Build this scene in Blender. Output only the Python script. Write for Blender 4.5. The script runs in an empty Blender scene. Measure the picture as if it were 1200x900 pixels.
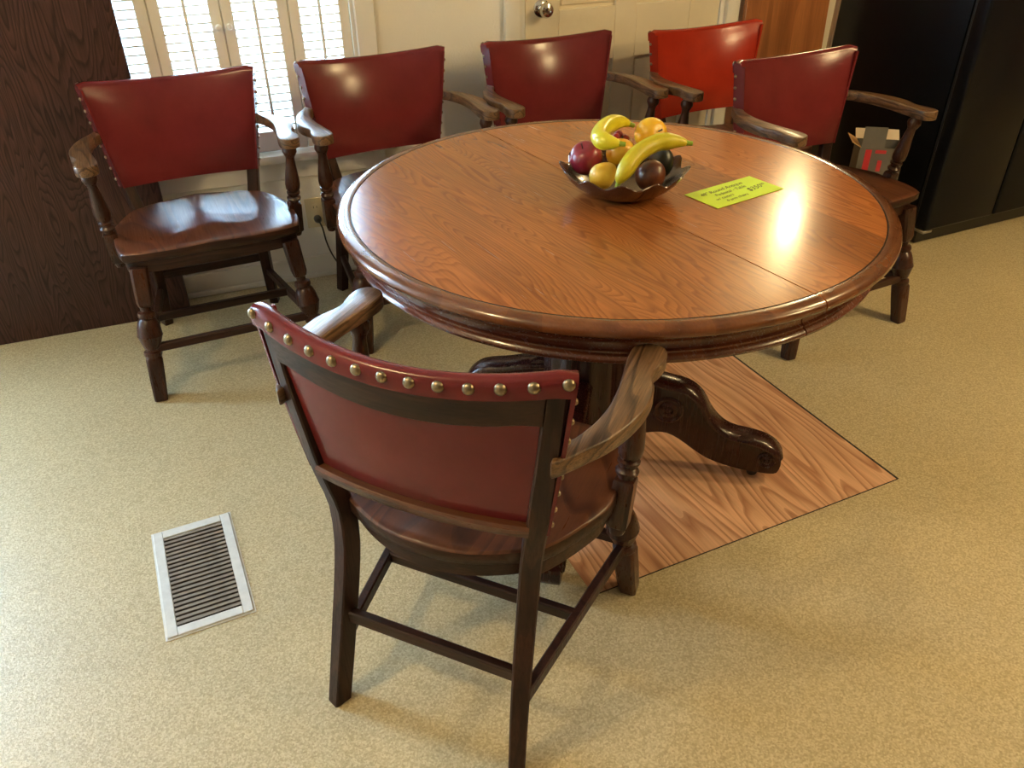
import bpy, bmesh, math, random
from mathutils import Vector, Matrix

random.seed(7)
PI = math.pi
scene = bpy.context.scene
COL = scene.collection

# ------------------------------------------------------------------ camera
cd = bpy.data.cameras.new('camera')
cam = bpy.data.objects.new('camera', cd)
COL.objects.link(cam)
cd.sensor_fit = 'HORIZONTAL'
cd.sensor_width = 36.0
cd.lens = 942.0 / 1200 * 36
cd.clip_start = 0.02
right = Vector((0.92949, -0.36874, -0.00885))
down = Vector((-0.21168, -0.51366, -0.83147))
fwd = Vector((0.30205, 0.77472, -0.55549))
R = Matrix((right, -down, -fwd)).transposed()
cam.matrix_world = Matrix.Translation((0, 0, 1.40)) @ R.to_4x4()
scene.camera = cam

# ------------------------------------------------------------------ view
vs = scene.view_settings
vs.view_transform = 'Standard'
vs.look = 'None'
vs.gamma = 1.0
vs.use_curve_mapping = False
vs.exposure = 0.68

# ------------------------------------------------------------------ world: bright hazy daylight outside
world = bpy.data.worlds.new('daylight')
scene.world = world
world.use_nodes = True
wn = world.node_tree
wn.nodes.clear()
w_out = wn.nodes.new('ShaderNodeOutputWorld')
w_bg = wn.nodes.new('ShaderNodeBackground')
w_bg.inputs['Color'].default_value = (0.47, 0.72, 1.0, 1)
w_bg.inputs['Strength'].default_value = 42.0
wn.links.new(w_bg.outputs[0], w_out.inputs[0])


def lamp(name, loc, power, color, radius, kind='POINT', spot=None):
    ld = bpy.data.lights.new(name, kind)
    ld.energy = power
    ld.color = color
    ld.shadow_soft_size = radius
    if kind == 'SPOT':
        ld.spot_size = spot
        ld.spot_blend = 0.5
    o = bpy.data.objects.new(name, ld)
    COL.objects.link(o)
    o.location = loc
    return o


def portal(name, loc, rot, sx, sy):
    ld = bpy.data.lights.new(name, 'AREA')
    ld.shape = 'RECTANGLE'
    ld.size = sx
    ld.size_y = sy
    ld.cycles.is_portal = True
    o = bpy.data.objects.new(name, ld)
    COL.objects.link(o)
    o.location = loc
    o.rotation_euler = rot
    return o


WARM = (1.0, 0.75, 0.37)
lamp('ceiling_lamp', (-1.15, 0.90, 2.33), 34, WARM, 0.04)
lamp('ceiling_lamp', (3.30, -0.90, 2.33), 66, WARM, 0.045)
lamp('ceiling_lamp', (2.85, 0.60, 2.33), 46, WARM, 0.045)
lamp('ceiling_lamp', (3.22, 3.62, 1.97), 27, WARM, 0.05)
portal('window_portal', (0.16, 3.12, 1.28), (-PI / 2, 0, 0), 0.90, 1.58)
portal('window_portal', (-1.775, 3.12, 1.28), (-PI / 2, 0, 0), 0.66, 1.58)


# ------------------------------------------------------------------ material helpers
def new_mat(name):
    m = bpy.data.materials.new(name)
    m.use_nodes = True
    nt = m.node_tree
    nt.nodes.clear()
    out = nt.nodes.new('ShaderNodeOutputMaterial')
    b = nt.nodes.new('ShaderNodeBsdfPrincipled')
    nt.links.new(b.outputs[0], out.inputs[0])
    return m, nt, b


def N(nt, kind, **kw):
    n = nt.nodes.new(kind)
    for k, v in kw.items():
        if k.startswith('in_'):
            key = k[3:]
            key = int(key) if key.isdigit() else key
            n.inputs[key].default_value = v
        else:
            setattr(n, k, v)
    return n


def L(nt, a, b):
    nt.links.new(a, b)


def ramp(nt, fac, stops):
    r = N(nt, 'ShaderNodeValToRGB')
    e = r.color_ramp.elements
    while len(e) < len(stops):
        e.new(0.5)
    for i, (p, c) in enumerate(stops):
        e[i].position = p
        e[i].color = (c[0], c[1], c[2], 1)
    L(nt, fac, r.inputs[0])
    return r.outputs[0]


def plain(name, color, rough=0.5, metal=0.0, spec=0.5, coat=0.0, vary=0.0, vscale=8.0, bump=0.0, bscale=60.0, dark=None):
    m, nt, b = new_mat(name)
    b.inputs['Roughness'].default_value = rough
    b.inputs['Metallic'].default_value = metal
    b.inputs['Specular IOR Level'].default_value = spec
    b.inputs['Coat Weight'].default_value = coat
    b.inputs['Coat Roughness'].default_value = 0.12
    tc = N(nt, 'ShaderNodeTexCoord')
    if vary > 0 or dark:
        n = N(nt, 'ShaderNodeTexNoise', in_Scale=vscale, in_Detail=4.0, in_Roughness=0.6)
        L(nt, tc.outputs['Object'], n.inputs['Vector'])
        d = dark or tuple(c * (1 - vary) for c in color)
        l = tuple(min(1, c * (1 + vary * 0.5)) for c in color)
        c = ramp(nt, n.outputs[0], [(0.30, d), (0.70, l)])
        L(nt, c, b.inputs['Base Color'])
    else:
        b.inputs['Base Color'].default_value = (*color, 1)
    if bump > 0:
        n2 = N(nt, 'ShaderNodeTexNoise', in_Scale=bscale, in_Detail=3.0)
        L(nt, tc.outputs['Object'], n2.inputs['Vector'])
        bp = N(nt, 'ShaderNodeBump', in_Strength=bump, in_Distance=0.01)
        L(nt, n2.outputs[0], bp.inputs['Height'])
        L(nt, bp.outputs[0], b.inputs['Normal'])
    return m


def wood(name, dark, light, axis='Z', spec=0.5, scale=6.0, stretch=0.14, rings=9.0, rough=0.32, fiber=0.35, bump=0.12,
         coat=0.0, board=0.0, board_axis='X', board_vary=0.25, contrast=1.0, fscale=220.0):
    """figured wood: rings of a stretched noise field, fine fibres along the grain; optional glued boards"""
    m, nt, b = new_mat(name)
    tc = N(nt, 'ShaderNodeTexCoord')
    vec = tc.outputs['Object']
    shade = None
    if board > 0:
        sp = N(nt, 'ShaderNodeSeparateXYZ')
        L(nt, vec, sp.inputs[0])
        dv = N(nt, 'ShaderNodeMath', operation='DIVIDE', in_1=board)
        L(nt, sp.outputs[board_axis], dv.inputs[0])
        fl = N(nt, 'ShaderNodeMath', operation='FLOOR')
        L(nt, dv.outputs[0], fl.inputs[0])
        wnz = N(nt, 'ShaderNodeTexWhiteNoise', noise_dimensions='1D')
        L(nt, fl.outputs[0], wnz.inputs['W'])
        shade = wnz.outputs['Value']
        sc = N(nt, 'ShaderNodeVectorMath', operation='SCALE', in_Scale=9.0)
        L(nt, wnz.outputs['Color'], sc.inputs[0])
        ad = N(nt, 'ShaderNodeVectorMath', operation='ADD')
        L(nt, vec, ad.inputs[0])
        L(nt, sc.outputs[0], ad.inputs[1])
        vec = ad.outputs[0]
    s = [1.0, 1.0, 1.0]
    s['XYZ'.index(axis)] = stretch
    mp = N(nt, 'ShaderNodeMapping')
    mp.inputs['Scale'].default_value = s
    L(nt, vec, mp.inputs['Vector'])
    nz = N(nt, 'ShaderNodeTexNoise', in_Scale=scale, in_Detail=2.5, in_Roughness=0.45, in_Distortion=0.3)
    L(nt, mp.outputs[0], nz.inputs['Vector'])
    mu = N(nt, 'ShaderNodeMath', operation='MULTIPLY', in_1=rings)
    L(nt, nz.outputs[0], mu.inputs[0])
    fr = N(nt, 'ShaderNodeMath', operation='FRACT')
    L(nt, mu.outputs[0], fr.inputs[0])
    mid = tuple((a + c) / 2 for a, c in zip(dark, light))
    col = ramp(nt, fr.outputs[0], [(0.0, light), (0.55, tuple(a + (c - a) * 0.7 for a, c in zip(dark, light))), (0.86, dark), (1.0, mid)])
    s2 = [1.0, 1.0, 1.0]
    s2['XYZ'.index(axis)] = 0.03
    mp2 = N(nt, 'ShaderNodeMapping')
    mp2.inputs['Scale'].default_value = s2
    L(nt, vec, mp2.inputs['Vector'])
    fb = N(nt, 'ShaderNodeTexNoise', in_Scale=fscale, in_Detail=3.0, in_Roughness=0.65)
    L(nt, mp2.outputs[0], fb.inputs['Vector'])
    fr2 = N(nt, 'ShaderNodeMapRange', in_1=0.35, in_2=0.65, in_3=1.0 - fiber, in_4=1.0 + fiber * 0.35)
    L(nt, fb.outputs[0], fr2.inputs[0])
    val = fr2.outputs[0]
    big = N(nt, 'ShaderNodeTexNoise', in_Scale=2.2, in_Detail=2.0)
    L(nt, tc.outputs['Object'], big.inputs['Vector'])
    br = N(nt, 'ShaderNodeMapRange', in_1=0.3, in_2=0.7, in_3=0.82, in_4=1.14)
    L(nt, big.outputs[0], br.inputs[0])
    m1 = N(nt, 'ShaderNodeMath', operation='MULTIPLY')
    L(nt, val, m1.inputs[0])
    L(nt, br.outputs[0], m1.inputs[1])
    val = m1.outputs[0]
    if shade is not None:
        sr = N(nt, 'ShaderNodeMapRange', in_1=0.0, in_2=1.0, in_3=1.0 - board_vary, in_4=1.0 + board_vary)
        L(nt, shade, sr.inputs[0])
        m2 = N(nt, 'ShaderNodeMath', operation='MULTIPLY')
        L(nt, val, m2.inputs[0])
        L(nt, sr.outputs[0], m2.inputs[1])
        val = m2.outputs[0]
    vm = N(nt, 'ShaderNodeVectorMath', operation='SCALE')
    L(nt, col, vm.inputs[0])
    L(nt, val, vm.inputs['Scale'])
    L(nt, vm.outputs[0], b.inputs['Base Color'])
    rr = N(nt, 'ShaderNodeMapRange', in_1=0.3, in_2=0.7, in_3=rough * 1.25, in_4=rough * 0.8)
    L(nt, fb.outputs[0], rr.inputs[0])
    L(nt, rr.outputs[0], b.inputs['Roughness'])
    b.inputs['Specular IOR Level'].default_value = spec
    b.inputs['Coat Weight'].default_value = coat
    b.inputs['Coat Roughness'].default_value = 0.10
    bp = N(nt, 'ShaderNodeBump', in_Strength=bump, in_Distance=0.004)
    L(nt, fb.outputs[0], bp.inputs['Height'])
    L(nt, bp.outputs[0], b.inputs['Normal'])
    return m


# ------------------------------------------------------------------ materials
M_floor, nt, b = new_mat('speckled_vinyl')
tc = N(nt, 'ShaderNodeTexCoord')
n1 = N(nt, 'ShaderNodeTexNoise', in_Scale=210.0, in_Detail=2.0, in_Roughness=0.6)
L(nt, tc.outputs['Object'], n1.inputs['Vector'])
n2 = N(nt, 'ShaderNodeTexVoronoi', in_Scale=260.0)
L(nt, tc.outputs['Object'], n2.inputs['Vector'])
n3 = N(nt, 'ShaderNodeTexNoise', in_Scale=1.6, in_Detail=3.0)
L(nt, tc.outputs['Object'], n3.inputs['Vector'])
sv = N(nt, 'ShaderNodeSeparateColor')
L(nt, n2.outputs['Color'], sv.inputs[0])
mxf = N(nt, 'ShaderNodeMix', in_0=0.38)
L(nt, n1.outputs[0], mxf.inputs[2])
L(nt, sv.outputs[0], mxf.inputs[3])
c1 = ramp(nt, mxf.outputs[0], [(0.26, (0.45, 0.36, 0.20)), (0.50, (0.59, 0.485, 0.285)), (0.70, (0.73, 0.62, 0.385))])
r3 = N(nt, 'ShaderNodeMapRange', in_1=0.3, in_2=0.7, in_3=0.76, in_4=0.86)
L(nt, n3.outputs[0], r3.inputs[0])
v3 = N(nt, 'ShaderNodeVectorMath', operation='SCALE')
L(nt, c1, v3.inputs[0])
L(nt, r3.outputs[0], v3.inputs['Scale'])
L(nt, v3.outputs[0], b.inputs['Base Color'])
b.inputs['Roughness'].default_value = 0.44
bpn = N(nt, 'ShaderNodeBump', in_Strength=0.35, in_Distance=0.003)
L(nt, n1.outputs[0], bpn.inputs['Height'])
L(nt, bpn.outputs[0], b.inputs['Normal'])

M_wall = plain('cream_wall_paint', (0.80, 0.77, 0.70), 0.55, bump=0.15, bscale=140, vary=0.04, vscale=3)
M_unseen_wall = wood('unseen_wall_brown', (0.10, 0.050, 0.026), (0.20, 0.105, 0.055), 'Z', 0.5, 4.0, 0.1, 6.0, 0.5, 0.2, 0.05)  # dark wood tone added on unseen walls to cut the warm bounce
M_ceil = plain('ceiling_paint', (0.82, 0.80, 0.74), 0.7)
M_trim = plain('white_trim_paint', (0.78, 0.75, 0.68), 0.38, vary=0.04, vscale=5)
M_door = plain('cream_door_paint', (0.76, 0.67, 0.50), 0.36, vary=0.06, vscale=4, bump=0.08, bscale=40)
M_shutter = plain('shutter_paint', (0.76, 0.73, 0.66), 0.42)
M_shadowgap = plain('dark_gap', (0.015, 0.013, 0.011), 0.8)
M_ply = wood('plywood_subfloor', (0.43, 0.195, 0.100), (0.76, 0.45, 0.275), 'Y', 0.5, 5.0, 0.13, 22.0, 0.50, 0.16, 0.1, fscale=120)
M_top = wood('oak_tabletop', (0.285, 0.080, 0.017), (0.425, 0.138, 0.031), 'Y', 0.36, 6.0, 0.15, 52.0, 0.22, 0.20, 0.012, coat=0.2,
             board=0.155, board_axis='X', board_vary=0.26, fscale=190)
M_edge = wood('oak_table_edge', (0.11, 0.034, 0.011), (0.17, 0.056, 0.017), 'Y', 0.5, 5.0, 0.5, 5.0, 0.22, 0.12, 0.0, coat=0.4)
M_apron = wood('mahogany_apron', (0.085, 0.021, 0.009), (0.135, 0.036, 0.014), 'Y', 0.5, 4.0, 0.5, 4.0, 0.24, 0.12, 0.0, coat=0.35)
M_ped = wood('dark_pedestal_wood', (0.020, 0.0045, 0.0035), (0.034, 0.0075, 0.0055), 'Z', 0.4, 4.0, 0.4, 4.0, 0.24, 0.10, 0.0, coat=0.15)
M_line = plain('dark_inlay_line', (0.020, 0.008, 0.004), 0.5)
M_oak = wood('dark_chair_oak', (0.016, 0.0048, 0.0032), (0.040, 0.0128, 0.0075), 'Z', 0.28, 9.0, 0.15, 7.0, 0.40, 0.4, 0.05, coat=0.0)
M_oakx = wood('dark_rail_oak', (0.016, 0.0055, 0.0035), (0.040, 0.0145, 0.008), 'X', 0.28, 9.0, 0.15, 7.0, 0.38, 0.4, 0.05, coat=0.0)
M_turn = wood('turned_chair_oak', (0.026, 0.0085, 0.0055), (0.062, 0.021, 0.011), 'Z', 0.28, 9.0, 0.15, 7.0, 0.30, 0.35, 0.04, coat=0.15)
M_seat = wood('saddle_seat_oak', (0.055, 0.016, 0.0075), (0.120, 0.040, 0.016), 'Y', 0.5, 5.0, 0.22, 14.0, 0.34, 0.12, 0.02, coat=0.1)
M_rail = wood('lit_rail_oak', (0.050, 0.016, 0.007), (0.115, 0.040, 0.016), 'X', 0.4, 8.0, 0.15, 7.0, 0.32, 0.25, 0.03)  # worn oak, reddened to carry the orange light on the rail's top
M_arm = wood('worn_arm_oak', (0.045, 0.020, 0.010), (0.200, 0.105, 0.048), 'Y', 0.5, 14.0, 0.08, 12.0, 0.33, 0.55, 0.20, coat=0.12, fscale=320)
M_leather = plain('oxblood_leather', (0.132, 0.0160, 0.0180), 0.20, spec=0.28, vary=0.16, vscale=9, bump=0.02, bscale=240)
M_leather2 = plain('lit_red_leather', (0.330, 0.024, 0.010), 0.20, spec=0.28, vary=0.14, vscale=9, bump=0.02, bscale=240)  # oxblood leather copy with stronger light put into its colour
M_nail = plain('aged_brass_nail', (0.30, 0.24, 0.155), 0.30, metal=1.0, vary=0.3, vscale=90)
M_nail2 = plain('dark_brass_nail', (0.12, 0.07, 0.05), 0.35, metal=1.0)
M_board = wood('dark_oak_veneer', (0.020, 0.0076, 0.0062), (0.066, 0.027, 0.0205), 'Z', 0.28, 8.0, 0.17, 34.0, 0.42, 0.35, 0.05, fscale=200)
M_leaf = wood('orange_brown_panel', (0.22, 0.075, 0.022), (0.34, 0.125, 0.040), 'Z', 0.5, 5.0, 0.10, 5.0, 0.36, 0.2, 0.05)
M_pale = wood('pale_strip_wood', (0.30, 0.20, 0.12), (0.40, 0.28, 0.17), 'Z', 0.5, 8.0, 0.1, 4.0, 0.5, 0.2, 0.05)
M_chrome = plain('polished_chrome', (0.62, 0.60, 0.56), 0.10, metal=1.0)
M_steel = plain('hinge_steel', (0.45, 0.43, 0.40), 0.3, metal=1.0)
M_ivory = plain('ivory_plastic', (0.62, 0.53, 0.34), 0.35)
M_black = plain('black_plastic', (0.012, 0.011, 0.011), 0.4)
M_frame = plain('painted_register_metal', (0.66, 0.66, 0.64), 0.38, vary=0.12, vscale=40)
M_slat = plain('dusty_register_metal', (0.26, 0.215, 0.17), 0.45, vary=0.5, vscale=14)
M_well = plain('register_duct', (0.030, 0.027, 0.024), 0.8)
M_bowl = plain('dark_bronze_bowl', (0.060, 0.026, 0.018), 0.22, metal=0.3, coat=0.5, vary=0.35, vscale=16)
M_gap = plain('rubber_gasket', (0.006, 0.006, 0.007), 0.6)
M_card = plain('fluorescent_card', (0.60, 0.82, 0.045), 0.6)
M_ink = plain('black_marker_ink', (0.03, 0.035, 0.02), 0.6)
M_carton = plain('grey_printed_carton', (0.125, 0.115, 0.100), 0.5, vary=0.1, vscale=20)
M_kraft = plain('kraft_board', (0.50, 0.27, 0.11), 0.7)
M_kraft2 = plain('pale_board', (0.62, 0.50, 0.35), 0.7)
M_redink = plain('red_print', (0.50, 0.020, 0.030), 0.5)
M_ground = plain('darkened_lawn', (0.034, 0.040, 0.024), 0.8, vary=0.3, vscale=1.5)  # lawn tone, darkened to hold down the glare behind the louvers
M_hedge = plain('sunlit_foliage', (0.30, 0.34, 0.06), 0.7, vary=0.6, vscale=5)

M_fridge, nt, b = new_mat('black_fridge_enamel')
tc = N(nt, 'ShaderNodeTexCoord')
nf = N(nt, 'ShaderNodeTexNoise', in_Scale=260.0, in_Detail=2.0)
L(nt, tc.outputs['Object'], nf.inputs['Vector'])
bf = N(nt, 'ShaderNodeBump', in_Strength=0.15, in_Distance=0.002)
L(nt, nf.outputs[0], bf.inputs['Height'])
L(nt, bf.outputs[0], b.inputs['Normal'])
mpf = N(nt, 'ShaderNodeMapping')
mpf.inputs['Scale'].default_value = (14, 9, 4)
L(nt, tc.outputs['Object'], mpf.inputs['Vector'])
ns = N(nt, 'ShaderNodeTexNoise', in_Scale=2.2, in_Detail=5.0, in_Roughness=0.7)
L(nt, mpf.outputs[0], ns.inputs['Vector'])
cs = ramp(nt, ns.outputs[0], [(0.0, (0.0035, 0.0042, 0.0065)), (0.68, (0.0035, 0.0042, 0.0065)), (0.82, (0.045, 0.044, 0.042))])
L(nt, cs, b.inputs['Base Color'])
b.inputs['Roughness'].default_value = 0.30
b.inputs['Specular IOR Level'].default_value = 0.15

M_glass = bpy.data.materials.new('window_glass')
M_glass.use_nodes = True
nt = M_glass.node_tree
nt.nodes.clear()
og = nt.nodes.new('ShaderNodeOutputMaterial')
mx = nt.nodes.new('ShaderNodeMixShader')
tr = nt.nodes.new('ShaderNodeBsdfTransparent')
gl = nt.nodes.new('ShaderNodeBsdfGlossy')
gl.inputs['Roughness'].default_value = 0.02
mx.inputs[0].default_value = 0.06
L(nt, tr.outputs[0], mx.inputs[1])
L(nt, gl.outputs[0], mx.inputs[2])
L(nt, mx.outputs[0], og.inputs[0])


def fruit_mat(name, c1, c2, rough=0.3, scale=6.0, lo=0.35, hi=0.65, spots=None):
    m, nt, b = new_mat(name)
    tc = N(nt, 'ShaderNodeTexCoord')
    n = N(nt, 'ShaderNodeTexNoise', in_Scale=scale * 4, in_Detail=4.0, in_Roughness=0.6)
    L(nt, tc.outputs['Object'], n.inputs['Vector'])
    c = ramp(nt, n.outputs[0], [(lo, c1), (hi, c2)])
    L(nt, c, b.inputs['Base Color'])
    b.inputs['Roughness'].default_value = rough
    b.inputs['Coat Weight'].default_value = 0.3
    return m


M_apple = fruit_mat('red_apple_skin', (0.17, 0.010, 0.022), (0.30, 0.025, 0.045), 0.3)
M_pear = fruit_mat('yellow_pear_skin', (0.72, 0.40, 0.030), (0.80, 0.52, 0.060), 0.4)
M_orange = fruit_mat('golden_fruit_skin', (0.72, 0.34, 0.015), (0.80, 0.46, 0.020), 0.35)
M_lemon = fruit_mat('deep_yellow_skin', (0.74, 0.38, 0.006), (0.82, 0.48, 0.012), 0.35)
M_banana = fruit_mat('green_yellow_banana', (0.50, 0.44, 0.012), (0.62, 0.52, 0.020), 0.4, 3)
M_gourd = fruit_mat('lemon_yellow_banana', (0.66, 0.58, 0.015), (0.76, 0.66, 0.030), 0.3, 3)
M_tip = fruit_mat('green_fruit_tip', (0.16, 0.30, 0.015), (0.28, 0.38, 0.03), 0.45)
M_fig = fruit_mat('brown_fig_skin', (0.030, 0.008, 0.008), (0.20, 0.060, 0.018), 0.32, 4)
M_avo = fruit_mat('black_avocado_skin', (0.006, 0.009, 0.006), (0.016, 0.020, 0.012), 0.35)
M_grape = fruit_mat('red_grape_skin', (0.30, 0.012, 0.016), (0.42, 0.03, 0.03), 0.3)
M_stem = plain('dry_stem', (0.05, 0.03, 0.015), 0.7)
M_green = fruit_mat('bright_green_skin', (0.12, 0.26, 0.015), (0.22, 0.40, 0.03), 0.3)


# ------------------------------------------------------------------ geometry helpers
def tag(o, label=None, cat=None, group=None, kind=None):
    if label:
        o['label'] = label
    if cat:
        o['category'] = cat
    if group:
        o['group'] = group
    if kind:
        o['kind'] = kind
    return o


def empty(name, loc=(0, 0, 0), rz=0.0, rot=None):
    o = bpy.data.objects.new(name, None)
    COL.objects.link(o)
    o.location = loc
    o.rotation_euler = rot if rot else (0, 0, rz)
    o.empty_display_size = 0.1
    return o


def obj(name, bm, mat, parent=None, angle=38, loc=None, rot=None):
    me = bpy.data.meshes.new(name)
    bmesh.ops.remove_doubles(bm, verts=bm.verts, dist=1e-6)
    bmesh.ops.recalc_face_normals(bm, faces=bm.faces)
    bm.to_mesh(me)
    bm.free()
    for p in me.polygons:
        p.use_smooth = True
    me.set_sharp_from_angle(angle=math.radians(angle))
    for m in (mat if isinstance(mat, (list, tuple)) else [mat]):
        me.materials.append(m)
    o = bpy.data.objects.new(name, me)
    COL.objects.link(o)
    if parent:
        o.parent = parent
    if loc:
        o.location = loc
    if rot:
        o.rotation_euler = rot
    return o


def merge(bm, src, M=None):
    """append bmesh src (freed) to bm, transformed by M"""
    if M is not None:
        bmesh.ops.transform(src, matrix=M, verts=src.verts)
    vm = {}
    for v in src.verts:
        vm[v] = bm.verts.new(v.co)
    for f in src.faces:
        try:
            nf = bm.faces.new([vm[v] for v in f.verts])
            nf.material_index = f.material_index
        except ValueError:
            pass
    src.free()


def add_box(bm, x0, x1, y0, y1, z0, z1, bev=0.0, segs=1, M=None):
    t = bmesh.new()
    bmesh.ops.create_cube(t, size=1.0)
    S = Matrix.Translation(((x0 + x1) / 2, (y0 + y1) / 2, (z0 + z1) / 2)) @ Matrix.Diagonal((abs(x1 - x0), abs(y1 - y0), abs(z1 - z0), 1))
    bmesh.ops.transform(t, matrix=S, verts=t.verts)
    if bev > 0:
        bmesh.ops.bevel(t, geom=list(t.edges), offset=bev, segments=segs, affect='EDGES', profile=0.5)
    merge(bm, t, M)
    return bm


def box(x0, x1, y0, y1, z0, z1, bev=0.0, segs=1, M=None):
    return add_box(bmesh.new(), x0, x1, y0, y1, z0, z1, bev, segs, M)


def loft(bm, rings, closed=True, caps=True):
    """rings: list of lists of points with equal counts"""
    vs_ = [[bm.verts.new(p) for p in r] for r in rings]
    n = len(rings[0])
    for a, b_ in zip(vs_[:-1], vs_[1:]):
        for i in range(n if closed else n - 1):
            j = (i + 1) % n
            try:
                bm.faces.new((a[i], a[j], b_[j], b_[i]))
            except ValueError:
                pass
    if caps and closed:
        for r in (vs_[0], vs_[-1]):
            try:
                bm.faces.new(r)
            except ValueError:
                pass
    return bm


def frame_of(d, ref=Vector((0, 1, 0))):
    d = d.normalized()
    if abs(d.dot(ref)) > 0.95:
        ref = Vector((1, 0, 0))
    a = ref.cross(d).normalized()
    return a, d.cross(a).normalized()


def turned(bm, p0, p1, secs, n=16, ref=Vector((0, 1, 0))):
    """turned spindle from p0 to p1; secs = (t, r, squareness)"""
    p0, p1 = Vector(p0), Vector(p1)
    a, b_ = frame_of(p1 - p0, ref)
    rings = []
    for t, r, q in secs:
        c = p0.lerp(p1, t)
        ring = []
        for i in range(n):
            th = 2 * PI * (i + 0.0) / n
            cs_, sn = math.cos(th), math.sin(th)
            k = 1.0
            if q > 0:
                k = (1 - q) + q * min(1.0 / max(abs(cs_), abs(sn)), 1.30)
            ring.append(c + a * (r * k * cs_) + b_ * (r * k * sn))
        rings.append(ring)
    loft(bm, rings)
    return bm


def catmull(pts, sub=6, closed=False):
    P = [Vector(p) for p in pts]
    n = len(P)
    out = []
    rng = n if closed else n - 1
    for i in range(rng):
        if closed:
            p0, p1, p2, p3 = P[(i - 1) % n], P[i], P[(i + 1) % n], P[(i + 2) % n]
        else:
            p0, p1, p2, p3 = P[max(i - 1, 0)], P[i], P[i + 1], P[min(i + 2, n - 1)]
        for k in range(sub):
            t = k / sub
            out.append(0.5 * ((2 * p1) + (p2 - p0) * t + (2 * p0 - 5 * p1 + 4 * p2 - p3) * t * t + (3 * p1 - p0 - 3 * p2 + p3) * t ** 3))
    if not closed:
        out.append(P[-1])
    return out


def sweep(bm, pts, prof, up=Vector((0, 0, 1)), scale=None):
    """sweep closed 2D profile (side, up) along pts"""
    rings = []
    pts = [Vector(p) for p in pts]
    for i, p in enumerate(pts):
        d = (pts[min(i + 1, len(pts) - 1)] - pts[max(i - 1, 0)]).normalized()
        s = d.cross(up).normalized()
        u = s.cross(d).normalized()
        k = scale[i] if scale else 1.0
        rings.append([p + s * (a * k) + u * (c * k) for a, c in prof])
    loft(bm, rings)
    return bm


def circ(r, n=10, rx=None):
    return [((rx or r) * math.cos(2 * PI * i / n), r * math.sin(2 * PI * i / n)) for i in range(n)]


def rect(w, h):
    return [(-w / 2, -h / 2), (w / 2, -h / 2), (w / 2, h / 2), (-w / 2, h / 2)]


def crect(w, h, c):
    a, b_ = w / 2, h / 2
    return [(-a + c, -b_), (a - c, -b_), (a, -b_ + c), (a, b_ - c), (a - c, b_), (-a + c, b_), (-a, b_ - c), (-a, -b_ + c)]


def prism(bm, outline, lo, hi, bev=0.0, segs=2, axis='Z', inset=0.0):
    """2D outline extruded between lo and hi along axis, rims bevelled"""
    t = bmesh.new()
    if axis == 'Z':
        P = lambda a, c, h: (a, c, h)
    elif axis == 'Y':
        P = lambda a, c, h: (a, h, c)
    else:
        P = lambda a, c, h: (h, a, c)
    bot = [t.verts.new(P(p[0], p[1], lo)) for p in outline]
    top = [t.verts.new(P(p[0], p[1], hi)) for p in outline]
    n = len(outline)
    f0, f1 = t.faces.new(bot), t.faces.new(top)
    for i in range(n):
        t.faces.new((bot[i], bot[(i + 1) % n], top[(i + 1) % n], top[i]))
    bmesh.ops.recalc_face_normals(t, faces=t.faces)
    if bev > 0:
        es = list(set(f0.edges) | set(f1.edges))
        bmesh.ops.bevel(t, geom=es, offset=bev, segments=segs, affect='EDGES', profile=0.5, clamp_overlap=True)
    merge(bm, t)
    return bm


def lathe(bm, prof, n=32, M=None, squash=1.0):
    t = bmesh.new()
    rings = [[(r * math.cos(2 * PI * i / n), r * squash * math.sin(2 * PI * i / n), z) for i in range(n)] for r, z in prof]
    loft(t, rings)
    merge(bm, t, M)
    return bm


def rod(bm, p0, p1, r, n=10):
    return turned(bm, p0, p1, [(0, r, 0), (1, r, 0)], n)


def structure(o):
    o['kind'] = 'structure'
    return o


# ------------------------------------------------------------------ room shell
YW = 2.97
bm = add_box(box(-2.3, 5.0, -3.2, 3.10, -0.06, 0.0), 2.10, 5.0, 3.10, 5.3, -0.06, 0.0)
floor = structure(obj('floor', bm, M_floor))
structure(obj('ceiling', add_box(box(-2.3, 5.0, -3.2, 3.10, 2.42, 2.50), 2.10, 5.0, 3.10, 5.3, 2.42, 2.50), M_ceil))
bm = bmesh.new()
for x0, x1, z0, z1 in [(-2.3, -2.10, 0, 2.42), (-2.10, -1.45, 0, 0.50), (-2.10, -1.45, 2.05, 2.42), (-1.45, -0.27, 0, 2.42), (-0.27, 0.59, 0, 0.50), (-0.27, 0.59, 2.05, 2.42), (0.59, 1.195, 0, 2.42),
                       (1.195, 2.095, 2.06, 2.42), (2.095, 2.24, 0, 2.42), (2.24, 4.2, 2.15, 2.42), (4.2, 5.0, 0, 2.42)]:
    add_box(bm, x0, x1, YW, YW + 0.13, z0, z1)
structure(obj('wall_back', bm, M_wall))
structure(obj('wall_left', box(-2.3, -2.2, -3.2, 3.1, 0, 2.42), M_wall))
structure(obj('wall_right', box(4.9, 5.0, -3.2, 5.3, 0, 2.42), M_unseen_wall))
structure(obj('wall_front', box(-2.3, 5.0, -3.2, -3.1, 0, 2.42), M_unseen_wall))
structure(obj('wall_far', add_box(box(2.10, 5.0, 5.2, 5.3, 0, 2.42), 2.10, 2.20, 3.10, 5.2, 0, 2.42), M_wall))

# baseboards with a shoe moulding
bm = bmesh.new()
for x0, x1 in ((-2.2, 1.135),):
    add_box(bm, x0, x1, YW - 0.014, YW, 0.0, 0.085, 0.003)
    add_box(bm, x0, x1, YW - 0.028, YW - 0.014, 0.0, 0.022, 0.006, 2)
structure(obj('baseboard_back', bm, M_trim))

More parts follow.
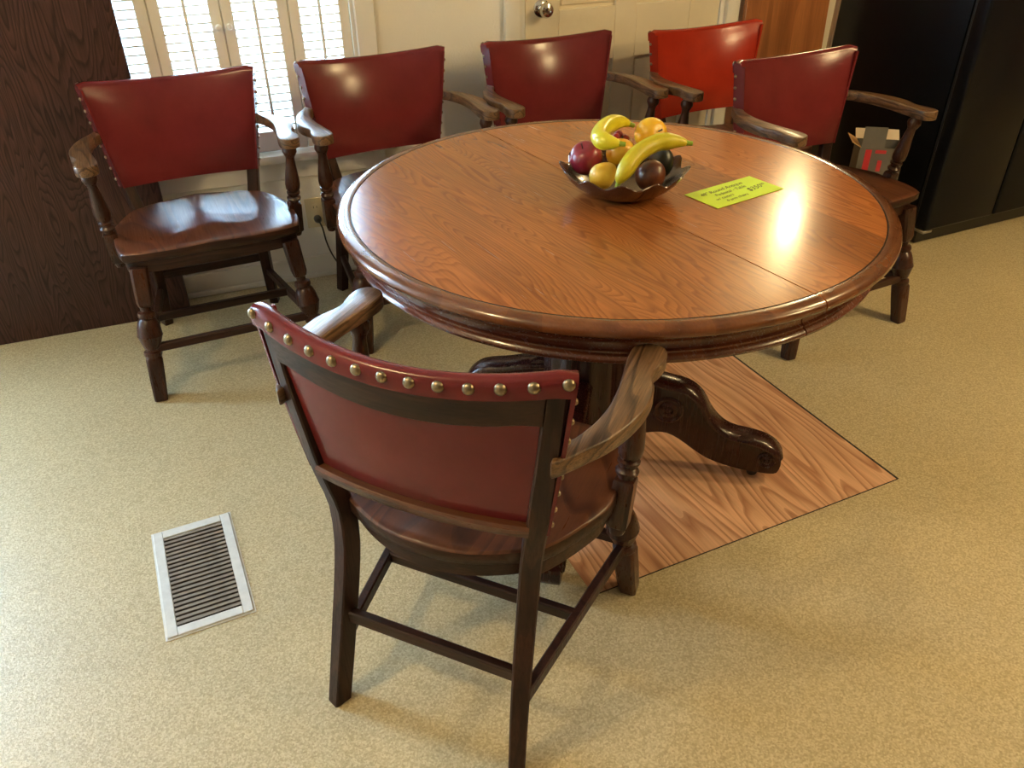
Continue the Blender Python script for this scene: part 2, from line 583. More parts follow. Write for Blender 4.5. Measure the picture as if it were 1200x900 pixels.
# ------------------------------------------------------------------ window with shutters
win = structure(obj('window_1', add_box(add_box(add_box(bmesh.new(), -0.345, -0.272, YW - 0.022, YW, 0.50, 2.12, 0.004), 0.592, 0.662, YW - 0.022, YW, 0.50, 2.12, 0.004), -0.345, 0.662, YW - 0.026, YW, 2.055, 2.13, 0.004), M_trim))
obj('window_jamb', add_box(add_box(bmesh.new(), -0.272, -0.260, YW - 0.01, YW + 0.13, 0.50, 2.05), 0.580, 0.592, YW - 0.01, YW + 0.13, 0.50, 2.05), M_trim, win)
obj('window_sill', box(-0.37, 0.69, YW - 0.055, YW + 0.10, 0.472, 0.502, 0.008, 2), M_trim, win)
obj('window_apron', box(-0.335, 0.655, YW - 0.018, YW, 0.400, 0.472, 0.004), M_trim, win)
obj('window_pane', box(-0.26, 0.58, YW + 0.085, YW + 0.089, 0.50, 2.05), M_glass, win)
bm = bmesh.new()
for x0, x1 in ((-0.26, -0.225), (0.545, 0.58)):
    add_box(bm, x0, x1, YW + 0.075, YW + 0.105, 0.50, 2.05)
add_box(bm, -0.26, 0.58, YW + 0.075, YW + 0.105, 0.50, 0.545)
add_box(bm, -0.26, 0.58, YW + 0.075, YW + 0.105, 1.27, 1.31)
obj('window_sash', bm, M_trim, win)
seams = [-0.258, -0.055, 0.163, 0.376, 0.578]
louver_me = None
for k in range(4):
    x0, x1 = seams[k] + 0.0006, seams[k + 1] - 0.0006
    ya, yb = YW - 0.008, YW + 0.018
    st = 0.036
    bm = bmesh.new()
    add_box(bm, x0, x0 + st, ya, yb, 0.505, 2.045, 0.003)
    add_box(bm, x1 - st, x1, ya, yb, 0.505, 2.045, 0.003)
    add_box(bm, x0 + st, x1 - st, ya, yb, 0.505, 0.575, 0.003)
    add_box(bm, x0 + st, x1 - st, ya, yb, 1.98, 2.045, 0.003)
    if k < 3:
        add_box(bm, x1 - 0.012, x1 + 0.013, yb, yb + 0.006, 0.505, 2.045)
    pn = obj('shutter_panel', bm, M_shutter, win)
    z = 0.592
    while z < 1.975:
        wd = x1 - x0 - 2 * st + 0.004
        if louver_me is None:
            lb = bmesh.new()
            sweep(lb, [(-0.5, 0, 0), (0.5, 0, 0)], [(-0.0165, -0.002), (-0.0165, 0.002), (-0.012, 0.0034), (0.012, 0.0034), (0.0165, 0.002), (0.0165, -0.002), (0.012, -0.0034), (-0.012, -0.0034)])
            lo = obj('louver', lb, M_shutter, pn)
            louver_me = lo.data
        else:
            lo = bpy.data.objects.new('louver', louver_me)
            COL.objects.link(lo)
            lo.parent = pn
        lo.location = ((x0 + x1) / 2, YW + 0.005, z)
        lo.scale = (wd, 1, 1)
        lo.rotation_euler = (math.radians(-7), 0, 0)
        z += 0.0265
    obj('tilt_rod', box((x0 + x1) / 2 - 0.005, (x0 + x1) / 2 + 0.005, YW - 0.021, YW - 0.012, 0.60, 1.95, 0.002), M_shutter, pn)
    if k in (1, 2):
        kx = x1 - 0.016 if k == 1 else x0 + 0.016
        bm = bmesh.new()
        lathe(bm, [(0.0045, 0), (0.0045, 0.010), (0.010, 0.016), (0.011, 0.022), (0.007, 0.027), (0.002, 0.028)], 14,
              Matrix.Translation((kx, YW - 0.008, 0.925)) @ Matrix.Rotation(PI / 2, 4, 'X'))
        obj('knob', bm, M_shutter, pn)

# second window further left in the same wall (beyond the leaning panel)
w2 = structure(obj('window_2', add_box(add_box(add_box(bmesh.new(), -2.17, -2.10, YW - 0.022, YW, 0.50, 2.12), -1.45, -1.38, YW - 0.022, YW, 0.50, 2.12), -2.17, -1.38, YW - 0.026, YW, 2.05, 2.12), M_trim))
obj('window_sill', box(-2.19, -1.36, YW - 0.055, YW + 0.10, 0.472, 0.502, 0.008, 2), M_trim, w2)
obj('window_pane', box(-2.10, -1.45, YW + 0.085, YW + 0.089, 0.50, 2.05), M_glass, w2)
obj('window_sash', add_box(add_box(add_box(bmesh.new(), -2.10, -2.06, YW + 0.07, YW + 0.11, 0.50, 2.05), -1.49, -1.45, YW + 0.07, YW + 0.11, 0.50, 2.05), -2.06, -1.49, YW + 0.07, YW + 0.11, 1.26, 1.30), M_trim, w2)

# outside
structure(obj('ground', box(-12, 2.0, 3.3, 22, -0.5, -0.3), M_ground))

# ------------------------------------------------------------------ door
dr = structure(obj('door_1', box(1.224, 2.066, YW + 0.012, YW + 0.046, 0.008, 2.045), M_door))
# stiles and rails stand proud of the recessed ground
dx0, dx1 = 1.224, 2.066
cols = [(1.36, 1.597), (1.690, 1.927)]
rows = [(0.22, 0.705), (0.895, 1.62), (1.72, 1.93)]
bm = bmesh.new()
yf, yb = YW - 0.004, YW + 0.012
add_box(bm, dx0, cols[0][0], yf, yb, 0.008, 2.045, 0.002)
add_box(bm, cols[1][1], dx1, yf, yb, 0.008, 2.045, 0.002)
add_box(bm, cols[0][1], cols[1][0], yf, yb, 0.008, 2.045, 0.002)
for c0, c1 in cols:
    zz = [0.008] + [v for r_ in rows for v in r_] + [2.045]
    for i in range(0, len(zz), 2):
        add_box(bm, c0, c1, yf, yb, zz[i], zz[i + 1], 0.002)
obj('door_rails', bm, M_door, dr)
for c0, c1 in cols:
    for z0, z1 in rows:
        t = bmesh.new()
        m_ = 0.012
        rings = []
        for ins, y in ((0.012, YW + 0.012), (0.014, YW + 0.006), (0.045, YW - 0.001), (0.049, YW - 0.001)):
            rings.append([(c0 + ins, y, z0 + ins), (c1 - ins, y, z0 + ins), (c1 - ins, y, z1 - ins), (c0 + ins, y, z1 - ins)])
        loft(t, rings)
        obj('door_panel', t, M_door, dr, angle=20)
kb = bmesh.new()
Mk = Matrix.Translation((1.288, YW - 0.004, 0.905)) @ Matrix.Rotation(PI / 2, 4, 'X')
lathe(kb, [(0.031, 0), (0.031, 0.004), (0.026, 0.008), (0.013, 0.011), (0.012, 0.028), (0.020, 0.034), (0.0265, 0.044), (0.027, 0.052), (0.022, 0.061), (0.011, 0.065), (0.010, 0.0635), (0.002, 0.063)], 28, Mk)
obj('door_knob', kb, M_chrome, dr)
bm = bmesh.new()
for x0, x1 in ((1.138, 1.196), (2.092, 2.152)):
    add_box(bm, x0, x1, YW - 0.024, YW, 0, 2.12, 0.005, 2)
add_box(bm, 1.138, 2.152, YW - 0.024, YW, 2.06, 2.12, 0.005, 2)
add_box(bm, 1.196, 1.2205, YW - 0.006, YW + 0.05, 0, 2.06)
add_box(bm, 2.0695, 2.094, YW - 0.006, YW + 0.05, 0, 2.06)
add_box(bm, 1.196, 2.094, YW - 0.006, YW + 0.05, 2.048, 2.06)
structure(obj('trim_1', bm, M_trim))

# wall outlet with a plug and its cord
ol = empty('wall_outlet', (0.366, YW, 0.255))
tag(ol, 'ivory wall outlet below the window sill with a black plug in it', 'outlet')
obj('cover_plate', box(-0.036, 0.036, -0.006, 0, -0.058, 0.058, 0.003, 2), M_ivory, ol)
for zc in (0.02, -0.02):
    bm = bmesh.new()
    lathe(bm, [(0.016, 0), (0.016, 0.0025), (0.014, 0.003)], 20, Matrix.Translation((0, -0.006, zc)) @ Matrix.Rotation(PI / 2, 4, 'X'))
    rc = obj('receptacle', bm, M_ivory, ol)
    sb = bmesh.new()
    for sx in (-0.006, 0.006):
        add_box(sb, sx - 0.001, sx + 0.001, -0.0097, -0.0088, zc, zc + 0.008)
    obj('slot', sb, M_shadowgap, rc)
pc = empty('power_cord', (0.368, YW, 0.235))
tag(pc, 'thin black power cord hanging from the wall outlet', 'cord')
bm = bmesh.new()
lathe(bm, [(0.013, 0.010), (0.0145, 0.014), (0.0135, 0.030), (0.007, 0.040)], 14, Matrix.Rotation(PI / 2, 4, 'X'))
obj('plug', bm, M_black, pc)
bm = bmesh.new()
pth = catmull([(0, -0.036, 0), (0.010, -0.042, -0.03), (0.018, -0.036, -0.09), (0.035, -0.036, -0.15), (0.06, -0.040, -0.195), (0.10, -0.046, -0.222), (0.25, -0.046, -0.2305), (0.6, -0.046, -0.2305)], 5)
sweep(bm, pth, circ(0.0032, 6), up=Vector((0.3, 1, 0.2)))
obj('cord', bm, M_black, pc)

# ------------------------------------------------------------------ plywood patch in the floor, floor register
pa = empty('plywood_patch', (1.539, 1.144, 0), math.radians(3.4))
tag(pa, 'bare plywood floor patch under the round table', 'floor patch')
obj('sheet', box(-0.925, -0.004, 0.0, 0.90, -0.002, 0.0008), M_ply, pa)
obj('open_seam', add_box(add_box(bmesh.new(), -0.004, 0.003, -0.002, 0.90, -0.002, 0.0006), -0.925, -0.004, -0.003, 0.0, -0.002, 0.0006), M_shadowgap, pa)

vt = empty('floor_register', (-0.2005, 1.4966, 0), math.radians(3.7))
tag(vt, 'white metal floor vent register with dusty slats', 'floor vent')
W_, H_ = 0.182, 0.347
bm = bmesh.new()
fw_ = 0.0225
for (x0, x1, y0, y1) in ((-W_ / 2, -W_ / 2 + fw_, -H_ / 2, H_ / 2), (W_ / 2 - fw_, W_ / 2, -H_ / 2, H_ / 2),
                         (-W_ / 2 + fw_, W_ / 2 - fw_, -H_ / 2, -H_ / 2 + fw_ * 1.1), (-W_ / 2 + fw_, W_ / 2 - fw_, H_ / 2 - fw_ * 1.1, H_ / 2)):
    add_box(bm, x0, x1, y0, y1, 0.0, 0.0055, 0.0016)
add_box(bm, -W_ / 2 - 0.004, W_ / 2 + 0.004, -H_ / 2 - 0.004, H_ / 2 + 0.004, 0.0, 0.0018)
obj('frame', bm, M_frame, vt)
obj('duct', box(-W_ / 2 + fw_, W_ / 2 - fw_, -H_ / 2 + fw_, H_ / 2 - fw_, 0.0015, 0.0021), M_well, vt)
sl_me = None
ns_ = 21
for i in range(ns_):
    y = -H_ / 2 + fw_ * 1.1 + 0.008 + i * (H_ - 2.2 * fw_ - 0.016) / (ns_ - 1)
    if sl_me is None:
        bm = box(-W_ / 2 + fw_, W_ / 2 - fw_, -0.0056, 0.0056, -0.0005, 0.0005)
        so = obj('slat', bm, M_slat, vt)
        sl_me = so.data
    else:
        so = bpy.data.objects.new('slat', sl_me)
        COL.objects.link(so)
        so.parent = vt
    so.location = (0, y, 0.0046)
    so.rotation_euler = (math.radians(-14), 0, 0)

# ------------------------------------------------------------------ big dark board leaning at left
lb_ = empty('leaning_panel', (-0.145, 2.838, 0.0), 0, rot=(math.radians(-2.0), 0, 0))
tag(lb_, 'tall dark oak veneered panel leaning on the wall beside the window', 'panel')
bm = box(-0.915, 0.0, 0.0, 0.034, 0.0, 2.03, 0.002)
obj('face', bm, M_board, lb_)

# ------------------------------------------------------------------ boards beside the fridge
wp = empty('table_leaf', (2.160, 2.885, 0.0), 0, rot=(math.radians(-2.0), 0, 0))
tag(wp, 'orange brown wooden board standing upright between door and refrigerator', 'board')
obj('board', box(0, 0.412, 0, 0.022, 0, 1.30, 0.003), M_leaf, wp)
ps = empty('wooden_strip', (2.584, 2.900, 0.0), 0, rot=(0, math.radians(1.3), 0))
tag(ps, 'thin pale wooden strip standing between orange board and black refrigerator', 'wooden strip')
obj('strip', box(-0.004, 0.004, -0.012, 0.012, 0, 1.25, 0.001), M_pale, ps)

# ------------------------------------------------------------------ refrigerator
fr = empty('refrigerator', (2.695, 2.245, 0), math.radians(3.3))
tag(fr, 'black side by side refrigerator at the right behind the table', 'refrigerator')
obj('cabinet', box(0.004, 0.906, 0.075, 0.72, 0.045, 1.74, 0.006, 2), M_fridge, fr)
for x0, x1, hx in ((0.0, 0.392, 0.352), (0.400, 0.910, 0.440)):
    d_ = obj('door', box(x0, x1, 0.0, 0.062, 0.075, 1.735, 0.012, 3), M_fridge, fr)
    bm = bmesh.new()
    pth = catmull([(hx, 0.0, 0.86), (hx, -0.045, 0.90), (hx, -0.05, 1.0), (hx, -0.05, 1.4), (hx, -0.045, 1.5), (hx, 0.0, 1.54)], 4)
    sweep(bm, pth, crect(0.022, 0.016, 0.005), up=Vector((1, 0, 0)))
    obj('handle', bm, M_fridge, d_)
obj('gasket', box(0.012, 0.898, 0.060, 0.076, 0.09, 1.72), M_gap, fr)
obj('toe_grille', box(0.02, 0.89, 0.05, 0.09, 0.004, 0.072), M_black, fr)
bm = box(0.0, 0.05, 0.005, 0.06, 0.062, 0.0745, 0.002)
obj('hinge', bm, M_steel, fr)
for fx, fy in ((0.04, 0.10), (0.86, 0.10), (0.04, 0.68), (0.86, 0.68)):
    bm = bmesh.new()
    lathe(bm, [(0.022, 0), (0.022, 0.015), (0.012, 0.018), (0.012, 0.046)], 12, Matrix.Translation((fx, fy, 0)))
    obj('foot', bm, M_black, fr)


# ------------------------------------------------------------------ armchair
def post_uv(z):
    pts = [(0.0, 0.190, 0.003), (0.15, 0.182, 0.038), (0.30, 0.177, 0.076), (0.40, 0.176, 0.096), (0.45, 0.180, 0.093), (0.55, 0.196, 0.078), (0.70, 0.216, 0.066), (0.80, 0.227, 0.061), (0.90, 0.238, 0.056)]
    for (z0, u0, v0), (z1, u1, v1) in zip(pts[:-1], pts[1:]):
        if z <= z1:
            t = (z - z0) / (z1 - z0)
            return u0 + (u1 - u0) * t, v0 + (v1 - v0) * t
    return pts[-1][1:]


ZT, ZB = 0.843, 0.532


def ztop(t):
    return ZT - 0.022 * (1 - t * t) - (0.006 * ((abs(t) - 0.94) / 0.06) ** 2 if abs(t) > 0.94 else 0)


TW = math.radians(22)


def bow_of(z):
    return 0.022 + max(0.0, z - 0.53) / 0.31 * 0.025


def bow_pt(t, dv, z):
    """point of the bowed back: t runs -1..1 from post to post, dv is the offset along the local normal"""
    u, v = post_uv(z)
    a = TW * max(-1.0, min(1.0, t))
    return (t * u - dv * math.sin(a), v - bow_of(z) * (1 - t * t) + dv * math.cos(a), z)


def make_chair(leather, front=False):
    root = empty('armchair')
    # rear posts: one piece from floor to top rail
    for s in (-1, 1):
        bm = bmesh.new()
        rings = []
        zs = [0.0, 0.05, 0.12, 0.2, 0.28, 0.36, 0.44, 0.5, 0.56, 0.62, 0.68, 0.74, 0.80, 0.822]
        cu = catmull([(post_uv(z)[0], post_uv(z)[1], z) for z in zs], 2)
        for p in cu:
            k = p.z / 0.83
            hu = 0.0150 + 0.0025 * math.sin(PI * min(1, max(0, k)))
            hv = 0.0185 - 0.0095 * k + 0.004 * math.sin(PI * k)
            c = 0.003
            ring = [(-hu + c, -hv), (hu - c, -hv), (hu, -hv + c), (hu, hv - c), (hu - c, hv), (-hu + c, hv), (-hu, hv - c), (-hu, -hv + c)]
            ca, sa = math.cos(s * TW), math.sin(s * TW)
            rings.append([(s * p.x + a * ca - b_ * sa, p.y + a * sa + b_ * ca, p.z) for a, b_ in ring])
        loft(bm, rings)
        obj('rear_post', bm, M_oak, root)

    def bowed(zfun0, zfun1, voff, th, inset, bev=0.003):
        bm = bmesh.new()
        rings = []
        n = 17
        for i in range(n):
            t = -1 + 2 * i / (n - 1)
            z0, z1 = zfun0(t), zfun1(t)
            prof = [(-th / 2, z0 + bev), (-th / 2 + bev, z0), (th / 2 - bev, z0), (th / 2, z0 + bev), (th / 2, z1 - bev), (th / 2 - bev, z1), (-th / 2 + bev, z1), (-th / 2, z1 - bev)]
            ring = []
            for dv, z in prof:
                ring.append(bow_pt(t * (1 - inset / 0.2), voff + dv, z))
            rings.append(ring)
        loft(bm, rings)
        return bm
    obj('top_rail', bowed(lambda t: ztop(t) - 0.082, lambda t: ztop(t) - 0.014, -0.004, 0.020, 0.012), M_oakx, root)
    obj('lower_rail', bowed(lambda t: 0.527, lambda t: 0.553, -0.006, 0.032, 0.012, 0.005), M_rail, root)
    obj('rear_leather', bowed(lambda t: 0.540, lambda t: ztop(t) - 0.075, -0.003, 0.006, 0.014), leather, root)
    # leather: padded front, rolled over the top rail to a nailed strip behind
    bm = bmesh.new()
    rings = []
    n = 23
    for i in range(n):
        t = -1 + 2 * i / (n - 1)
        zt = ztop(t) + 0.004
        edge = max(0.0, 1 - ((1 - abs(t)) / 0.10)) if abs(t) > 0.90 else 0.0
        puff = 0.004 * (1 - t ** 4)
        drop = 0.003 * edge ** 2
        rear = -0.0168
        fr_ = 0.026 + puff - 0.003 * edge ** 2
        prof = [(0.008, ZB), (fr_ - 0.004, ZB), (fr_, ZB + 0.014)]
        for k in range(1, 6):
            f = k / 6
            prof.append((fr_ + (0.015 - fr_) * f ** 1.6 + 0.012 * math.sin(PI * f) * (1 - t ** 6), ZB + 0.014 + (zt - 0.022 - ZB - 0.014) * f))
        prof += [(0.014, zt - 0.014), (0.0105, zt - 0.005), (0.003, zt - 0.0005 - drop), (-0.006, zt - drop), (-0.0125, zt - 0.004 - drop),
                 (rear, zt - 0.012), (rear, zt - 0.034), (rear + 0.004, zt - 0.0345), (-0.0135, zt - 0.014), (0.006, zt - 0.016)]
        ring = []
        for dv, z in prof:
            ring.append(bow_pt(t * 1.10, dv, z))
        rings.append(ring)
    loft(bm, rings)
    for s in (-1, 1):   # flank that wraps the post
        rr = []
        for z in [ZB, 0.60, 0.66, 0.72, 0.78, 0.827]:
            rr.append([bow_pt(s * 1.075, -0.012, z), bow_pt(s * 1.102, -0.012, z), bow_pt(s * 1.102, 0.025, z), bow_pt(s * 1.075, 0.025, z)])
        loft(bm, rr)
    lea = obj('leather_back', bm, leather, root, angle=60)
    # nail heads
    nail_me = [None]

    def nail(mt, M):
        if nail_me[0] is None:
            b2 = bmesh.new()
            lathe(b2, [(0.0088, 0), (0.0084, 0.0022), (0.0062, 0.0046), (0.0032, 0.0058), (0.0006, 0.0061)], 12)
            o = obj('nail', b2, mt, lea, angle=60)
            nail_me[0] = o.data
        else:
            o = bpy.data.objects.new('nail', nail_me[0])
            COL.objects.link(o)
            o.parent = lea
        o.matrix_local = M
        return o
    for i in range(13):
        t = -0.955 + 1.91 * i / 12
        z = ztop(t) - 0.0095
        P = Vector(bow_pt(t * 1.10, -0.0164, z))
        a_ = TW * t
        nrm = Vector((math.sin(a_), -math.cos(a_), 0.15)).normalized()
        q = Vector((0, 0, 1)).rotation_difference(nrm)
        nail(M_nail, Matrix.Translation(P) @ q.to_matrix().to_4x4())
    sm = None
    for s in (-1, 1):
        for k in range(8):
            z = 0.555 + k * 0.0345
            if abs(z - 0.690) < 0.022:
                continue
            q = Vector((0, 0, 1)).rotation_difference(Vector((s * math.cos(TW), math.sin(TW), 0)))
            nail(M_nail, Matrix.Translation(bow_pt(s * 1.1025, -0.006, z)) @ q.to_matrix().to_4x4() @ Matrix.Diagonal((0.58, 0.58, 0.7, 1)))
    # saddle seat
    bm = bmesh.new()
    nu, nv = 25, 21

    def hw(r):
        return 0.176 + (0.262 - 0.176) * min(1, r / 0.42) ** 0.65 - 0.012 * max(0, (r - 0.75) / 0.25) ** 2

    def seat_pt(s, r, ins=0.0):
        vr = 0.046 + 0.055 * s * s
        vf = 0.466 - 0.018 * abs(s) ** 6
        v = vr + (vf - vr) * r
        v = min(max(v, vr + ins), vf - ins)
        u = s * (hw(r) - ins)
        return u, v

    def seat_z(s, r):
        d = 0.013 * math.exp(-((abs(s) - 0.42) / 0.34) ** 2) * math.exp(-((r - 0.40) / 0.36) ** 2)
        lip = 0.004 * max(0, (r - 0.78) / 0.22) ** 2 * (1 - 0.55 * math.exp(-(s / 0.25) ** 2))
        return 0.463 - d - lip
    grid = [[None] * nu for _ in range(nv)]
    for j in range(nv):
        for i in range(nu):
            s, r = -1 + 2 * i / (nu - 1), j / (nv - 1)
            u, v = seat_pt(s, r, 0.004)
            grid[j][i] = bm.verts.new((u, v, seat_z(s, r)))
    for j in range(nv - 1):
        for i in range(nu - 1):
            bm.faces.new((grid[j][i], grid[j][i + 1], grid[j + 1][i + 1], grid[j + 1][i]))
    per = [(i, 0) for i in range(nu)] + [(nu - 1, j) for j in range(1, nv)] + [(i, nv - 1) for i in range(nu - 2, -1, -1)] + [(0, j) for j in range(nv - 2, 0, -1)]
    top = [grid[j][i] for i, j in per]
    prev = top
    for ins, dz, flat in ((0.0, -0.004, None), (0.0, None, 0.434), (0.005, None, 0.428)):
        cur = []
        for (i, j), tv in zip(per, top):
            s, r = -1 + 2 * i / (nu - 1), j / (nv - 1)
            u, v = seat_pt(s, r, ins)
            cur.append(bm.verts.new((u, v, tv.co.z + dz if flat is None else flat)))
        for a in range(len(per)):
            b_ = (a + 1) % len(per)
            f_ = bm.faces.new((prev[a], prev[b_], cur[b_], cur[a]))
            f_.material_index = 0 if flat is None and dz == -0.004 else 1
        prev = cur
    bm.faces.new(prev)
    obj('seat', bm, [M_seat, M_oakx], root, angle=50)
    # frame below the seat
    bm = bmesh.new()
    out_ = []
    for i, j in per:
        s_, r_ = -1 + 2 * i / (nu - 1), j / (nv - 1)
        out_.append(seat_pt(s_, r_, 0.013))
    loft(bm, [[(u, v, 0.392) for u, v in out_], [(u, v, 0.398) for u, v in out_], [(u, v, 0.430) for u, v in out_]])
    obj('seat_frame', bm, M_oakx, root)
    # turned front legs
    for s in (-1, 1):
        p0, p1 = (s * 0.216, 0.440, 0.410), (s * 0.256, 0.499, 0.0)
        secs = [(0, .0235, 1), (.02, .0245, 1), (.24, .0225, 1), (.275, .0190, .8), (.285, .0150, 0), (.315, .0145, 0), (.325, .0235, 0), (.345, .0255, 0), (.362, .0235, 0),
                (.368, .0195, 0), (.385, .0265, 0), (.43, .0320, 0), (.485, .0350, 0), (.497, .0362, 0), (.505, .0345, 0), (.55, .0285, 0), (.590, .0225, 0), (.598, .0190, 0), (.612, .0190, 0), (.620, .0255, 0),
                (.640, .0265, 0), (.655, .0235, 0), (.662, .0225, .6), (.675, .0235, 1), (.80, .0225, 1), (.97, .0200, 1), (1.0, .0185, 1)]
        bm = bmesh.new()
        turned(bm, p0, p1, secs, 20)
        obj('front_leg', bm, M_turn, root)
    # arm supports hung on the seat's flanks
    for s in (-1, 1):
        p0, p1 = (s * 0.266, 0.292, 0.360), (s * 0.276, 0.348, 0.673)
        secs = [(0, .006, 0), (.012, .013, 0), (.04, .0155, 0), (.06, .0150, 0), (.065, .0170, 1), (.08, .0190, 1), (.36, .0190, 1), (.375, .0175, 1), (.38, .0140, 0), (.40, .0140, 0),
                (.412, .0205, 0), (.43, .0215, 0), (.445, .0180, 0), (.452, .0150, 0), (.468, .0150, 0), (.478, .0200, 0), (.492, .0205, 0), (.502, .0155, 0), (.512, .0165, 0), (.53, .0215, 0), (.58, .0228, 0), (.66, .0205, 0),
                (.75, .0165, 0), (.83, .0135, 0), (.86, .0135, 0), (.885, .0170, 0), (.915, .0215, 0), (.945, .0205, 0), (.97, .0150, 0), (1.0, .0150, 0)]
        bm = bmesh.new()
        turned(bm, p0, p1, secs, 18)
        obj('arm_support', bm, M_turn, root)
    # scrolled arms
    ol_ = [(0.226, 0.048), (0.238, 0.054), (0.261, 0.090), (0.283, 0.126), (0.301, 0.172), (0.312, 0.225), (0.311, 0.272), (0.299, 0.307), (0.2965, 0.328), (0.301, 0.348),
           (0.3045, 0.374), (0.299, 0.398), (0.283, 0.409), (0.261, 0.406), (0.246, 0.390), (0.244, 0.362), (0.249, 0.322), (0.257, 0.262), (0.259, 0.205), (0.252, 0.155), (0.238, 0.112), (0.226, 0.090)]
    sm_ = catmull([(p[0], p[1], 0) for p in ol_], 3, closed=True)
    for s in (-1, 1):
        bm = bmesh.new()
        prism(bm, [(s * p.x, p.y) for p in sm_], 0.671, 0.700, 0.004, 2)
        obj('arm', bm, M_arm, root, angle=50)
    # stretchers
    for s in (-1, 1):
        bm = bmesh.new()
        sweep(bm, [(s * 0.182, 0.040, 0.145), (s * 0.242, 0.478, 0.160)], crect(0.019, 0.029, 0.003))
        obj('stretcher', bm, M_oak, root)
    for (z, v, hu, h) in ((0.205, 0.052, 0.174, 0.028), (0.153, 0.255, 0.208, 0.027), (0.165, 0.478, 0.236, 0.026)):
        bm = bmesh.new()
        sweep(bm, [(-hu, v, z), (hu, v, z)], crect(0.018, h, 0.003))
        obj('stretcher', bm, M_oakx, root)
    return root


def copy_tree(o, parent=None):
    c = o.copy()
    COL.objects.link(c)
    c.parent = parent
    for ch in list(o.children):
        copy_tree(ch, c)
    return c


GROUP = 'red leather armchairs around the round table'
chair0 = make_chair(M_leather)
poses = [
    (0.165, 0.904, -45.0, 'dark oak armchair seen from behind with brass nails, nearest the camera'),
    (-0.040, 2.800, 183.5, 'red leather armchair beside the tall dark panel, in front of the window'),
    (0.594, 2.832, 185.0, 'red leather armchair in front of the wall between window and door'),
    (1.241, 2.860, 182.8, 'dark red leather armchair standing below the chrome door knob'),
    (1.866, 2.810, 184.5, 'red leather armchair, coloured as brightly lit, between the door and the orange brown board'),
    (1.857, 2.275, 186.0, 'red leather armchair closest to the black refrigerator, pushed up to the table'),
]
for i, (x, y, a, lab) in enumerate(poses):
    c = chair0 if i == 0 else copy_tree(chair0)
    c.location = (x, y, 0)
    c.rotation_euler = (0, 0, math.radians(a))
    tag(c, lab, 'chair', GROUP)
    if i == 4:
        for ch in c.children:
            if ch.name.startswith(('leather_back', 'rear_leather')):
                ch.data = ch.data.copy()
                ch.data.materials[0] = M_leather2

# ------------------------------------------------------------------ round pedestal table
TC = Vector((0.856, 1.560, 0))
tb = empty('pedestal_table', TC, math.radians(10))
tag(tb, 'round oak pedestal table with a split top in the middle', 'table')


def half_turn(prof, s, n=64, gap=0.0016, mats=None):
    """half ring of revolution on side s (local x), profile (r, z) swept over 180 degrees; closed flat at the split"""
    bm = bmesh.new()
    rings = []
    for i in range(n + 1):
        th = -PI / 2 + PI * i / n
        rings.append([(s * (r * math.cos(th) + gap), r * math.sin(th), z) for r, z in prof])
    loft(bm, rings, closed=True, caps=True)
    if mats:
        for f in bm.faces:
            c = f.calc_center_median()
            r = math.hypot(c.x, c.y)
            if abs(r - 0.5865) < 0.0026 and c.z > 0.725:
                f.material_index = 1
            elif r > 0.589 and len(f.verts) == 4 or (c.z < 0.72 and len(f.verts) == 4):
                f.material_index = 2
    return bm


top_prof = [(0.0, 0.740), (0.20, 0.740), (0.40, 0.740), (0.55, 0.740), (0.5850, 0.740), (0.5855, 0.7385), (0.5875, 0.7385), (0.588, 0.7402), (0.596, 0.7412), (0.605, 0.7402), (0.612, 0.737), (0.6165, 0.7315),
            (0.6175, 0.726), (0.6165, 0.721), (0.612, 0.7165), (0.604, 0.7155), (0.600, 0.712), (0.592, 0.7085), (0.585, 0.7075), (0.30, 0.7075), (0.0, 0.7075)]
apron_prof = [(0.548, 0.7075), (0.583, 0.7075), (0.582, 0.702), (0.576, 0.696), (0.572, 0.688), (0.571, 0.680), (0.573, 0.674), (0.579, 0.672), (0.579, 0.668), (0.585, 0.665), (0.588, 0.659), (0.586, 0.653),
              (0.580, 0.650), (0.576, 0.646), (0.566, 0.643), (0.548, 0.643)]
for s in (-1, 1):
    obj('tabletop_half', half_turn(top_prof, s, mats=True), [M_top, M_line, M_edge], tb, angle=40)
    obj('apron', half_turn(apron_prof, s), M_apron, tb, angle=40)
bm = bmesh.new()
add_box(bm, -0.20, 0.20, -0.42, 0.42, 0.668, 0.706, 0.004)
obj('slide_frame', bm, M_ped, tb)

# fluted column
PCX, PCY = -0.045, 0.008
bm = bmesh.new()
rings = []
prof = [(0.115, 0.085, 0), (0.128, 0.10, 0), (0.128, 0.125, 0), (0.112, 0.14, 0), (0.108, 0.16, 1), (0.106, 0.30, 1), (0.104, 0.50, 1), (0.104, 0.575, 1), (0.110, 0.59, 0), (0.126, 0.605, 0), (0.134, 0.62, 0), (0.134, 0.668, 0)]
nn = 96
for r, z, fl_ in prof:
    ring = []
    for i in range(nn):
        th = 2 * PI * i / nn
        k = 1 - (0.055 * (0.5 - 0.5 * math.cos(12 * th)) if fl_ else 0)
        ring.append((PCX + r * k * math.cos(th), PCY + r * k * math.sin(th), z))
    rings.append(ring)
loft(bm, rings)
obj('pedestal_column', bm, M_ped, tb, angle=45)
bm = bmesh.new()
lathe(bm, [(0.11, 0.620), (0.21, 0.640), (0.215, 0.668), (0.20, 0.670)], 40, Matrix.Translation((PCX, PCY, 0)))
obj('pedestal_cap', bm, M_ped, tb)

